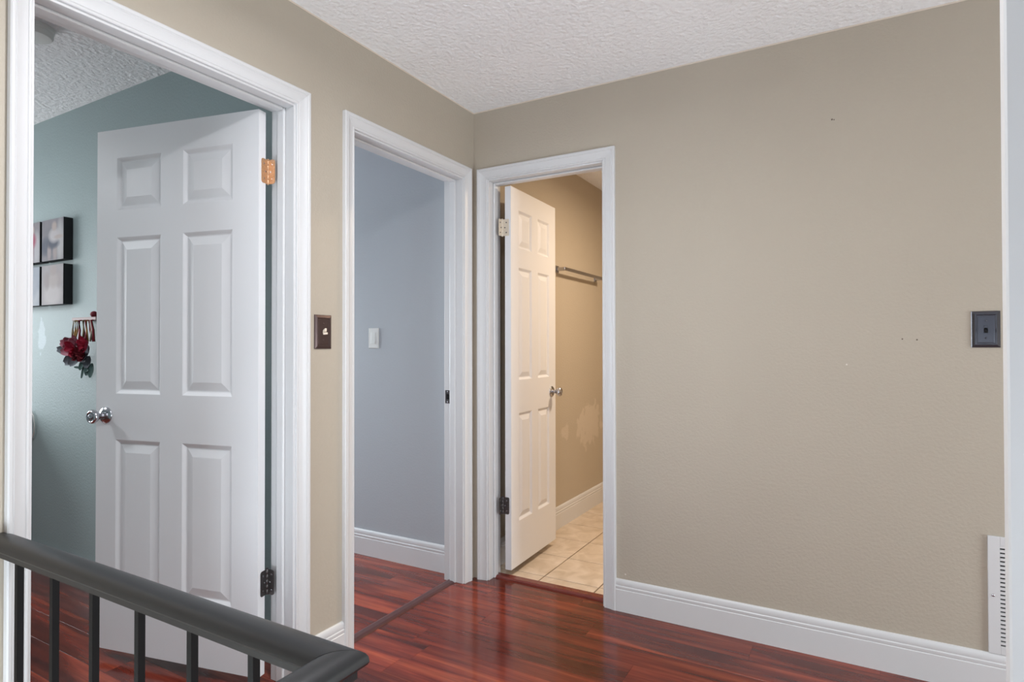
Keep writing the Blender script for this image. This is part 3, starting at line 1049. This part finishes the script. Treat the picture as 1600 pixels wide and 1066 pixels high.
# broad pointed petals fanning out to the left, grey leaves below, a green sprig at the bottom
for (cx, cz, dx, dz, ln, wd, m_) in ((-1.545, 1.205, -1, .28, .105, .050, M_pet[1]), (-1.540, 1.195, -.95, -.10, .10, .045, M_pet[1]),
                                     (-1.565, 1.185, -1, .10, .145, .050, M_leaf[0]), (-1.560, 1.178, -.8, -.42, .105, .058, M_leaf[0]), (-1.545, 1.18, -.6, -.55, .09, .05, M_leaf[0]),
                                     (-1.520, 1.185, .45, -.5, .07, .050, M_leaf[0]), (-1.500, 1.215, .5, -.6, .07, .050, M_leaf[0]), (-1.475, 1.165, .2, -.9, .06, .045, M_leaf[0]),
                                     (-1.525, 1.150, -.05, -1, .055, .026, M_leaf[1]), (-1.515, 1.105, -1, .10, .065, .013, M_leaf[1]), (-1.520, 1.115, .12, -1, .060, .014, M_leaf[1]),
                                     (-1.515, 1.105, .9, -.15, .075, .028, M_leaf[1]), (-1.47, 1.14, .15, -1, .07, .035, M_leaf[1]), (-1.44, 1.13, .2, -1, .07, .03, M_leaf[1])):
    bm = bmesh.new()
    petal(bm, (cx, -1.158 if m_ is M_pet[1] else -1.135, cz), (dx, -.12, dz), ln, wd, .22, .2)
    obj('petal' if m_ is M_pet[1] else 'leaf', bm, m_, bq, smooth=True)

# smoke detector on bedroom ceiling
bm = bmesh.new()
lathe(bm, [(.068, 0), (.068, -.012), (.066, -.016), (.064, -.018), (.064, -.032), (.058, -.040), (.03, -.042), (.0001, -.042)], Matrix.Translation((-1.000, -1.555, H)), 32)
o = tag(auto_smooth(obj('smoke_detector', bm, M_switch), 40), 'round smoke detector on the bedroom ceiling beside the casing', 'smoke detector')

# dresser standing behind the left casing (its shade falls on the teal wall) with a small lamp box and cord
ds = empty('dresser', (-2.75, -1.32, 0))
tag(ds, 'dresser against the bedroom wall hidden behind the left door casing', 'dresser')
M_ds = mat('dresser_wood', (96, 74, 60), .5)
bm = bmesh.new(); box(bm, -3.25, -2.27, -1.54, -1.09, .06, .83); obj('body', bm, M_ds, ds, bevel=.003)
bm = bmesh.new(); box(bm, -3.27, -2.25, -1.56, -1.089, .83, .855); obj('top', bm, M_ds, ds, bevel=.003)
for k in range(3):
    bm = bmesh.new(); box(bm, -3.22, -2.30, -1.556, -1.54, .10 + .24 * k, .32 + .24 * k); dr_ = obj('drawer', bm, M_ds, ds, bevel=.003)
    for x in (-3.0, -2.5):
        bm = bmesh.new(); lathe(bm, [(.006, 0), (.006, .012), (.014, .018), (.010, .026)], Matrix.Translation((x, -1.556, .21 + .24 * k)) @ Matrix.Rotation(R(90), 4, 'X'), 14)
        obj('knob', bm, M_chrome, dr_, smooth=True)
for x in (-3.2, -2.32):
    for y in (-1.51, -1.12):
        bm = bmesh.new(); box(bm, x - .025, x + .025, y - .02, y + .02, 0, .06); obj('leg', bm, M_ds, ds)
bm = bmesh.new()
tube(bm, [(-2.20, -1.083, .862), (-2.165, -1.083, .835), (-2.150, -1.083, .79), (-2.153, -1.083, .745), (-2.175, -1.083, .715), (-2.235, -1.083, .70)], .003, 8)
tag(obj('power_cord', bm, M_switch, smooth=True), 'white cord loop on the bedroom wall beside the casing', 'cord')

# ------------------------------------------------------------------ bathroom: towel bar and lamp
tb = empty('towel_bar', (.02, 1.3, 1.73))
tag(tb, 'brushed metal towel bar on the bathroom wall', 'towel bar')
ya, yb_ = .975, 1.655
bm = bmesh.new(); box(bm, .078, .086, ya - .012, yb_ + .012, 1.712, 1.734); obj('bar', bm, M_chrome, tb, bevel=.0015)
for y in (ya, yb_):
    bm = bmesh.new(); box(bm, .0205, .026, y - .022, y + .022, 1.700, 1.746); fl = obj('wall_flange', bm, M_chrome, tb, bevel=.0015)
    bm = bmesh.new(); box(bm, .026, .078, y - .011, y + .011, 1.712, 1.734); obj('post', bm, M_chrome, fl, bevel=.0015)


def dome(name, loc, rad, label, power, col, strength):
    e_ = empty(name, loc)
    tag(e_, label, 'lamp')
    bm = bmesh.new(); lathe(bm, [(rad + .012, 0), (rad + .012, -.02), (rad, -.024)], Matrix.Translation(loc), 32)
    obj('lamp_base', bm, M_chrome, e_, smooth=False)
    bm = bmesh.new()
    lathe(bm, [(rad * math.cos(R(a)), -.022 - rad * .45 * math.sin(R(a))) for a in range(0, 91, 9)], Matrix.Translation(loc), 32)
    dm = bpy.data.materials.new(name + '_glass'); dm.use_nodes = True
    b = dm.node_tree.nodes['Principled BSDF']
    b.inputs['Base Color'].default_value = (.9, .9, .88, 1)
    b.inputs['Emission Color'].default_value = col + (1,)
    b.inputs['Emission Strength'].default_value = strength
    obj('glass_dome', bm, dm, e_, smooth=True)
    l = bpy.data.lights.new(name + '_bulb', 'AREA'); l.shape = 'DISK'; l.size = rad * 1.6; l.energy = power; l.color = col
    l.spread = R(178)
    lo = bpy.data.objects.new(name + '_bulb', l); C.objects.link(lo)
    lo.location = (loc[0], loc[1], loc[2] - .03 - rad * .47)


dome('ceiling_lamp', (1.02, -1.74, H), .15, 'round glass ceiling lamp above the landing, out of view', 11.5, (.95, .96, 1.0), 2.5)
dome('bathroom_lamp', (1.15, .98, H), .14, 'round warm bathroom ceiling lamp, out of view', 15, (1.0, .80, .59), 2.0)
dome('bedroom_fill_lamp', (-1.9, -2.6, H), .15, 'unseen round ceiling lamp added to brighten the bedroom', 8, (.92, .96, 1.0), 1.2)  # added lamp, lifts the brightness inside the bedroom
